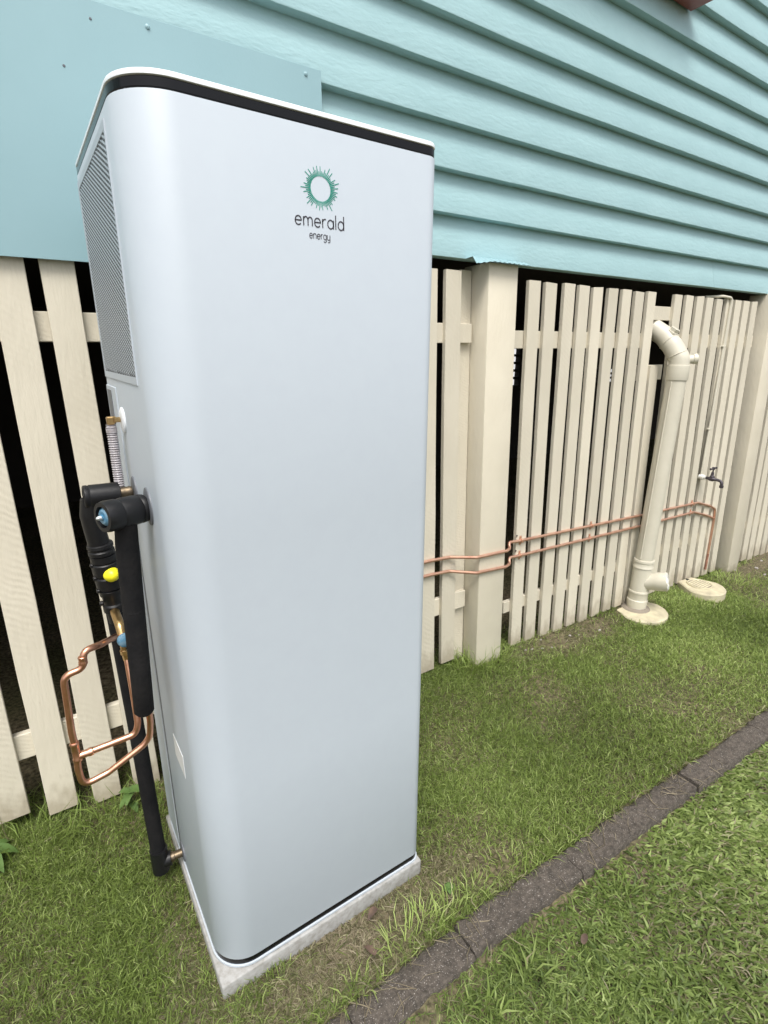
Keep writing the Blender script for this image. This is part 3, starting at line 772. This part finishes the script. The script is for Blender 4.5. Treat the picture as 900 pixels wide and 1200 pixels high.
def oval(cx, cy, wid, back, front, rot=0, taper=.75, n=16):
    """tongue-shaped plan: straight narrower back edge, round front"""
    P = [(cx-wid*taper, cy+back), (cx-wid, cy)]
    P = [(-wid*taper, back)]+[(wid*math.cos(R_(180+180*k/n)), front*math.sin(R_(180+180*k/n))) for k in range(n+1)]+[(wid*taper, back)]
    c, s = math.cos(rot), math.sin(rot)
    return [(cx+x*c-y*s, cy+x*s+y*c) for x, y in P]
b1 = thing('drain_surround', 'chipped cream concrete surround at the foot of the large waste pipe', 'drain', (3.09, 1.62, -.13))
make('surround', *prism(oval(3.085, 1.635, .165, .102, .150), -.20, -.068, .008), 'concrete_cream', b1, smooth=40)
make('mortar_ring', *lathe((3.088, 1.68, -.071), (0, 0, 1), [(0, .088), (.010, .080), (.016, .068)], 24), 'chip', b1, smooth=60)
b2 = thing('drain_gully', 'cream concrete drain gully with slotted grate, below the garden tap', 'drain', (3.80, 1.64, -.15))
gy = oval(3.79, 1.600, .145, .145, .140, R_(-6), .5)
make('surround', *prism(gy, -.23, -.072, .008), 'concrete_cream', b2, smooth=40)
GX0, GY0, GZ0 = 3.80, 1.632, -.072
make('grate_recess', *prism([(GX0+.079*math.cos(R_(a)), GY0+.072*math.sin(R_(a))) for a in range(0, 360, 15)], GZ0-.004, GZ0+.0015), 'chip', b2)
for k in range(7):
    y = GY0-.053+k*.0175
    hw = .07*math.sqrt(max(.1, 1-((y-GY0)/.075)**2))
    make('grate_bar', *box(GX0-hw, GX0+hw, y-.0055, y+.0055, GZ0, GZ0+.006, .001), 'concrete_cream', b2)
make('grate_rim', *tube([(GX0+.080*math.cos(R_(a)), GY0+.076*math.sin(R_(a)), GZ0+.0025) for a in range(0, 361, 12)], .005, 6, caps=False), 'concrete_cream', b2, smooth=60)
make('lug_hole', *lathe((3.815, 1.724, GZ0-.0015), (0, 0, 1), [(0, .014), (.0035, .013)], 12), 'dark', b2)

# ------------------------------------------------------------------ tap and its painted supply pipe
tp = thing('garden_tap', 'dark metal garden tap projecting from the cream palings above the slotted drain', 'tap', (3.9, 1.80, .68))
make('wall_fitting', *lathe((3.882, 1.802, .676), (0, -1, 0), [(0, .016), (.012, .0165), (.014, .019), (.030, .019), (.032, .014), (.045, .0125)], 14), 'pvc_white', tp, smooth=35)
make('tap_body', *join(lathe((3.884, 1.757, .675), (.05, -1, -.02), [(0, .0095), (.016, .0105), (.028, .0165), (.044, .0165), (.056, .0105), (.075, .0095)], 14),
     tube([(3.888, 1.690, .673), (3.889, 1.664, .670), (3.889, 1.654, .655), (3.889, 1.653, .630)], .0098, 12, fr=.012), lathe((3.889, 1.653, .642), (0, 0, -1), [(0, .0098), (.001, .0135), (.017, .0130), (.018, .010)], 12),
     lathe((3.886, 1.721, .680), (0, 0, 1), [(0, .0155), (.014, .015), (.018, .0105), (.040, .0085), (.042, .005), (.062, .0045)], 14)), 'tap', tp, smooth=40)
make('tap_handle', *join(box(3.853, 3.919, 1.7155, 1.7265, .7415, .7515, .003), lathe((3.886, 1.721, .7385), (0, 0, 1), [(0, .010), (.016, .010), (.018, .006)], 10),
     lathe((3.853, 1.721, .7465), (-1, 0, 0), [(0, .0075), (.006, .008), (.009, .005)], 10), lathe((3.919, 1.721, .7465), (1, 0, 0), [(0, .0075), (.006, .008), (.009, .005)], 10)), 'tap', tp, smooth=35)
tp.location = (3.834, 1.768, .695)
ppipe = thing('painted_pipe', 'thin cream painted pipe hooked over a paling top and running down to the tap', 'pipe', (3.87, 1.79, 1.2))
make('pipe_run', *tube([(3.70, 1.87, 1.853), (3.78, 1.80, 1.856), (3.872, 1.7905, 1.850), (3.876, 1.7905, 1.80), (3.846, 1.7745, 1.2), (3.818, 1.760, .675)], .0085, 12, fr=.025), 'pvc', ppipe, smooth=60)
for x, y, z in ((3.862, 1.7865, 1.555), (3.838, 1.7715, 1.02)):
    make('saddle_clip', *box(x-.021, x+.021, y-.009, y+.008, z-.006, z+.006, .002), 'pvc', ppipe)

# ------------------------------------------------------------------ lawn edging
edg = thing('lawn_edging', 'row of dark weathered concrete edging blocks set in the lawn', 'edging', (1.2, .72, -.03))
def edge_y(x): return interp(x, (-.6, .4, .75, 1.2, 1.6, 2.5, 4, 8), (.745, .742, .742, .724, .716, .70, .64, .45))
def edge_z(x): return float(ground_z(x, .73))+.024
cuts = [-.62, -.21, .05, .405, .755, 1.19, 1.615, 1.855, 2.06, 2.42, 2.80, 3.22, 3.60, 4.05, 4.5, 5.0, 5.5]
def edging_block(x0, x1, seed):
    r = random.Random(seed)
    n = max(4, int((x1-x0)/.012))
    V, F = [], []
    tilt = r.uniform(-.004, .004); lift = r.uniform(-.005, .004); sh = r.uniform(-.006, .006)
    for i in range(n+1):
        u = i/n; x = x0+.0015+(x1-x0-.003)*u
        zc = edge_z(x)+lift+tilt*(u-.5)*2; yc = edge_y(x)+sh
        wf = interp(x, (.3, 1.6), (1.0, .90))
        er = .005 if i in (0, n) else 0
        prof = [(-.050, -.12), (-.049, -.040), (-.047, -.007), (-.040, .001), (-.024, 0), (-.008, .002), (.010, .002), (.028, .001), (.041, -.001), (.048, -.009), (.050, -.12)]
        for k, (y, z) in enumerate(prof):
            q = noise.noise((x*26, y*40, seed))*.0045+noise.noise((x*70, y*80, seed+3))*.0035+noise.noise((x*150, y*150, seed+5))*.002
            V.append((x, yc+y*wf*(1-er*4)+(q*1.3 if k in (1, 2, 3, 8, 9) else 0), zc+z+q-(er if 0 < k < 10 else 0)))
    m = 11
    for i in range(n):
        for k in range(m-1): F.append((i*m+k, i*m+k+1, (i+1)*m+k+1, (i+1)*m+k))
    F.append(tuple(range(m))); F.append(tuple(n*m+k for k in range(m)))
    return V, F
for i in range(len(cuts)-1):
    make('edging_block', *edging_block(cuts[i], cuts[i+1], i+1), 'curb', edg, smooth=50)

# ------------------------------------------------------------------ grass
def nfield(x, y, s, seed):
    """cheap value noise on arrays"""
    r = np.random.default_rng(seed); T = r.random((64, 64))
    u, v = x*s+100, y*s+100
    i, j = np.floor(u).astype(int), np.floor(v).astype(int); a, b = u-i, v-j
    a, b = a*a*(3-2*a), b*b*(3-2*b)
    g_ = lambda p, q: T[p % 64, q % 64]
    return (g_(i, j)*(1-a)+g_(i+1, j)*a)*(1-b)+(g_(i, j+1)*(1-a)+g_(i+1, j+1)*a)*b
def blob(x, y, cx, cy, rx, ry): return np.clip(1.25-np.sqrt(((x-cx)/rx)**2+((y-cy)/ry)**2), 0, 1)
def blades(name, x, y, L, w, lean, az, tone, dry, m, bend=.6, z0=None):
    n = len(x)
    z = ground_z(x, y)+.012*(nfield(x, y, 3, 1)-.5) if z0 is None else z0
    root = np.stack([x, y, z-.003], 1)
    d = np.stack([np.cos(az)*np.sin(lean), np.sin(az)*np.sin(lean), np.cos(lean)], 1)
    l2 = np.minimum(lean+bend*(.5+rng.random(n)), 2.0)
    az2 = az+rng.normal(0, .5, n)
    e = np.stack([np.cos(az2)*np.sin(l2), np.sin(az2)*np.sin(l2), np.cos(l2)], 1)
    sd = np.stack([-np.sin(az), np.cos(az), rng.normal(0, .5, n)], 1); sd /= np.linalg.norm(sd, axis=1)[:, None]
    mid = root+d*(L*.5)[:, None]; tip = mid+e*(L*.5)[:, None]
    tip[:, 2] = np.maximum(tip[:, 2], z+.002)
    hw = (w/2)[:, None]
    V = np.empty((n, 5, 3)); V[:, 0] = root-sd*hw*.8; V[:, 1] = root+sd*hw*.8; V[:, 2] = mid-sd*hw; V[:, 3] = mid+sd*hw; V[:, 4] = tip
    base = (np.arange(n)*5)[:, None]
    loops = np.concatenate([base+np.array([0, 1, 3, 2]), base+np.array([2, 3, 4])], 1).ravel().astype(np.int32)
    starts = (np.arange(n)[:, None]*7+np.array([0, 4])).ravel().astype(np.int32)
    me = bpy.data.meshes.new(name)
    me.vertices.add(n*5); me.vertices.foreach_set('co', V.ravel().astype(np.float32))
    me.loops.add(n*7); me.loops.foreach_set('vertex_index', loops)
    me.polygons.add(n*2); me.polygons.foreach_set('loop_start', starts)
    me.update(calc_edges=True)
    for nm, arr in (('tone', tone), ('dry', dry)):
        at = me.attributes.new(nm, 'FLOAT', 'POINT'); at.data.foreach_set('value', np.repeat(arr, 5).astype(np.float32))
    me.materials.append(M[m])
    o = bpy.data.objects.new(name, me); COL.objects.link(o)
    return o
EX = (-.6, .4, .75, 1.2, 1.6, 2.5, 4, 8); EY = (.745, .742, .742, .724, .716, .70, .64, .45)
def scatter(n, x0, x1, y0, y1): return x0+(x1-x0)*rng.random(n), y0+(y1-y0)*rng.random(n)
def inside_slab(x, y): return (x > .16) & (x < .79) & (y > .972) & (y < 1.6)
def near_mask(x, y):
    return ~inside_slab(x, y) & ~((((x-3.085)/.165)**2+((y-1.64)/.15)**2) < 1) & ~((((x-3.815)/.15)**2+((y-1.64)/.155)**2) < 1)
def dryness(x, y):
    d = .27+.6*(nfield(x, y, 2.2, 5)-.5)+.6*(nfield(x, y, 7, 6)-.5)
    d += 1.1*blob(x, y, .55, .91, .36, .11)+.55*blob(x, y, .92, .98, .20, .20)+.75*blob(x, y, -.28, 1.25, .26, .26)+.5*blob(x, y, .10, 1.15, .09, .35)
    d += .55*blob(x, y, 2.5, 1.66, .65, .16)+.5*blob(x, y, 4.7, 1.62, .5, .12)+.4*blob(x, y, .8, .86, .5, .09)+.4*blob(x, y, 2.4, .82, .5, .10)
    return np.clip(d, 0, 1)
def lawn(n, x0, x1, y0, y1, k=1.0):
    x, y = scatter(n, x0, x1, y0, y1)
    ex = np.interp(x, EX, EY)
    ok = near_mask(x, y) & (y > ex+.052-.012*rng.random(n)) & (y < 1.77+.25*rng.random(n)**3)
    x, y = x[ok], y[ok]; n = len(x)
    dr = dryness(x, y)
    lush = nfield(x, y, 3.3, 8)
    bare = np.clip(1.1*blob(x, y, 2.5, 1.68, .6, .12)+1.0*blob(x, y, 4.75, 1.64, .5, .09)+.75*blob(x, y, .52, .91, .30, .08), 0, .85)
    ok = rng.random(n) > bare; x, y, dr, lush = x[ok], y[ok], dr[ok], lush[ok]; n = len(x)
    isdry = np.where(rng.random(n) < dr*.95, .55+.45*rng.random(n), .12*rng.random(n))
    far = np.clip((x-1.2)/2, 0, 1)
    L = (.020+.026*rng.random(n)+.016*lush)*(1-.15*far)
    L = np.where(isdry > .5, L*.9, L)
    w = (.0013+.0014*rng.random(n))*(1+.45*far)
    lean = np.where(isdry > .5, .95+.6*rng.random(n), .25+1.05*rng.random(n))
    tone = np.clip(.40+.45*(nfield(x, y, 1.7, 21)-.5)+.28*rng.normal(size=n), 0, 1)
    return x, y, L, w, lean, rng.random(n)*2*np.pi, tone, isdry
def cat(*a): return [np.concatenate(q) for q in zip(*a)]
def clump(cx, cy, r, n, Lm, tone, dry=.05, w=.0032, lean=.55):
    a = rng.random(n)*2*np.pi; q = r*np.sqrt(rng.random(n))
    return (cx+q*np.cos(a), cy+q*np.sin(a), Lm*(.6+.6*rng.random(n)), w*(.8+.5*rng.random(n)), lean*(.3+rng.random(n)), a+rng.normal(0, .7, n), np.clip(tone+.16*rng.normal(size=n), 0, 1), np.where(rng.random(n) < dry, .8, .05*rng.random(n)))
parts = [lawn(235000, -.75, 1.6, .68, 1.95), lawn(150000, 1.6, 4.0, .6, 1.95), lawn(58000, 4.0, 7.5, .4, 1.95), lawn(9000, -3.4, -.75, .6, 1.95)]
for c in ((.62, .835, .05, 40, .085, .85), (.70, .835, .05, 40, .09, .85), (.78, .84, .05, 34, .08, .85), (.88, .83, .05, 30, .07, .8), (.46, .82, .05, 24, .07, .8), (1.02, .84, .06, 34, .06, .75),
          (1.75, 1.68, .08, 90, .15, .62), (1.65, 1.69, .08, 80, .13, .55), (1.85, 1.70, .08, 55, .09, .55), (1.58, 1.74, .06, 40, .08, .5), (-.2, 1.68, .12, 90, .13, .4), (.02, 1.68, .10, 70, .11, .38), (.13, 1.62, .08, 50, .075, .4),
          (3.35, 1.58, .10, 120, .06, .7), (3.55, 1.56, .10, 120, .06, .7), (4.15, 1.6, .16, 170, .07, .7), (4.3, 1.55, .14, 130, .06, .65), (2.95, 1.48, .10, 70, .05, .6), (3.5, 1.45, .2, 200, .05, .7)):
    parts.append(clump(*c))
# straw runners lying over the blocks and thatch
for cx, cy, r, n in ((1.9, .735, .16, 40), (.95, .76, .2, 34), (1.35, .73, .15, 40), (.6, .735, .2, 50), (1.7, .73, .15, 40), (.62, .92, .2, 1200), (.42, .88, .16, 600), (.25, .90, .15, 300), (-.25, 1.3, .2, 500), (.09, 1.2, .09, 260)):
    a = rng.random(n)*2*np.pi; q = r*np.sqrt(rng.random(n))
    X, Y = cx+q*np.cos(a), cy+q*np.sin(a)*.6
    parts.append((X, Y, .04+.05*rng.random(n), .0013+.0012*rng.random(n), 1.35+.2*rng.random(n), rng.random(n)*6.28, .35+.5*rng.random(n), np.full(n, 1.0)))
parts = [p for p in parts]
arr = cat(*parts)
ok = near_mask(arr[0], arr[1])
arr = [a[ok] for a in arr]
zz = ground_z(arr[0], arr[1])+.012*(nfield(arr[0], arr[1], 3, 1)-.5)
onb = np.abs(arr[1]-np.interp(arr[0], EX, EY)) < .05
zz = np.where(onb, ground_z(arr[0], np.full(len(zz), .73))+.030, zz)
tag(blades('grass', *arr, 'grass', z0=zz), 'short mown lawn between the edging blocks and the paling fence', 'grass', kind='stuff')

def broad(n, x0, x1, y0, y1):
    x, y = scatter(n, x0, x1, y0, y1)
    ex = np.interp(x, EX, EY)
    ok = y < ex-.043+.010*rng.random(n)-.05*rng.random(n)**6; x, y = x[ok], y[ok]; n = len(x)
    right = np.clip((x-.9)/.8+.5*(nfield(x, y, 3, 31)-.5), 0, 1)        # broader, lighter leaves towards the right
    dr = np.clip(.34+.7*(nfield(x, y, 3, 41)-.5)-.16*right, 0, .9)
    isdry = np.where(rng.random(n) < dr, .6+.4*rng.random(n), .10*rng.random(n))
    L = .030+.028*rng.random(n)-.006*right
    w = (.0019+.0018*rng.random(n))*(1-right)+(.0058+.0045*rng.random(n))*right
    w = np.where(isdry > .5, w*.55, w)
    lean = .7+.75*rng.random(n)
    az = np.where(rng.random(n) < .65*right, -1.0+.6*rng.normal(size=n), rng.random(n)*6.283)
    tone = np.clip(.38+.25*right+.4*(nfield(x, y, 2.2, 51)-.5)+.2*rng.normal(size=n), 0, 1)
    return x, y, L, w, lean, az, tone, isdry
bp_ = [broad(74000, -.4, 2.6, -.15, .72), broad(30000, 2.6, 5.5, -.3, .66), broad(26000, -2.5, 4, -2.2, -.15), clump(.85, .60, .04, 22, .08, .7, w=.005), clump(1.25, .60, .05, 26, .07, .6, w=.005), clump(.70, .60, .04, 18, .07, .7, w=.005)]
tag(blades('grass', *cat(*bp_), 'grass_broad'), 'broad leaved lawn on the near side of the dark edging blocks', 'grass', kind='stuff')

# ------------------------------------------------------------------ small plants, dead leaves, stones
def leaf(p, az, ln, wd, lean, curl=.35, n=5):
    """a folded leaf blade with midrib"""
    V, F = [], []
    d = Vector((math.cos(az), math.sin(az), 0)); s = Vector((-math.sin(az), math.cos(az), 0)); p = Vector(p)
    a = lean; q = p.copy()
    for i in range(n+1):
        t = i/n; hw = wd/2*math.sin(math.pi*min(1, .12+.88*t)**.8)
        V += [tuple(q-s*hw+Vector((0, 0, hw*.35))), tuple(q), tuple(q+s*hw+Vector((0, 0, hw*.35)))]
        q = q+(d*math.cos(a)+Vector((0, 0, math.sin(a))))*ln/n; a -= curl
    for i in range(n):
        for k in range(2): F.append((i*3+k, i*3+k+1, i*3+4+k, i*3+3+k))
    return V, F
def plant(label, x, y, leaves, h):
    t = thing('weed', label, 'plant', (x, y, gz(x, y)))
    z = gz(x, y)
    make('stem', *tube([(x, y, z-.01), (x+.004, y-.003, z+h*.6), (x+.002, y-.006, z+h)], .0025, 6), 'weed', t, smooth=60)
    for az, ln, wd, ln_, hh in leaves:
        make('leaf', *leaf((x+.003, y-.004, z+h*hh), R_(az), ln, wd, ln_), 'weed', t, smooth=60)
plant('broad leaved green weed growing beside the black lagged pipe under the palings', .075, 1.69, [(250, .060, .034, .7, .9), (330, .060, .036, .6, 1), (200, .05, .028, .4, .6), (40, .05, .03, .8, .8), (285, .05, .028, .2, .4), (150, .045, .026, .7, .95)], .07)
plant('large leaved green weed at the left edge below the palings', -.33, 1.69, [(300, .11, .045, .5, .8), (350, .10, .045, .45, .6), (250, .10, .042, .5, .8), (30, .09, .04, .6, .5)], .05)
plant('small bright yellow green seedling near the edging blocks', .815, .885, [(a, .022, .018, .35, .9) for a in (20, 95, 170, 240, 310)], .018)
M['leaf_dead'].use_backface_culling = False
def dead_leaf(label, x, y, az, ln, wd):
    z = gz(x, y)+.034
    o = make('fallen_leaf', *leaf((x, y, z), R_(az), ln, wd, .35, .2, 6), 'leaf_dead', smooth=60)
    tag(o, label, 'leaf', group='dead leaves on the lawn')
dead_leaf('brown fallen leaf beside the front right corner of the concrete slab', .60, .945, 200, .045, .02)
dead_leaf('curled brown fallen leaf standing in the thatch before the edging blocks', .53, .84, 110, .045, .018)
dead_leaf('brown fallen leaf on the broad leaved grass right of the edging blocks', 1.02, .56, 20, .04, .018)
def stone(label, x, y, r, seed):
    bm = bmesh.new(); bmesh.ops.create_icosphere(bm, subdivisions=2, radius=r)
    V = [(v.co.x*1.3+x, v.co.y+y, v.co.z*.6+gz(x, y)+r*.35) for v in bm.verts]
    V = [tuple(Vector(v)+Vector((noise.noise((v[0]*60, v[1]*60, seed)),)*3)*r*.35) for v in V]
    F = [tuple(v.index for v in f.verts) for f in bm.faces]; bm.free()
    tag(make('stone', V, F, 'stone', smooth=30), label, 'stone', group='pale stones on bare soil by the fence')
r5 = random.Random(3)
for i in range(9): stone('pale stone chip on the bare soil at the foot of the near palings', r5.uniform(2.05, 2.75), r5.uniform(1.55, 1.72), r5.uniform(.005, .009), i)
for i in range(7): stone('pale stone chip on the bare soil below the far right palings', r5.uniform(4.3, 5.2), r5.uniform(1.45, 1.70), r5.uniform(.007, .014), i+20)
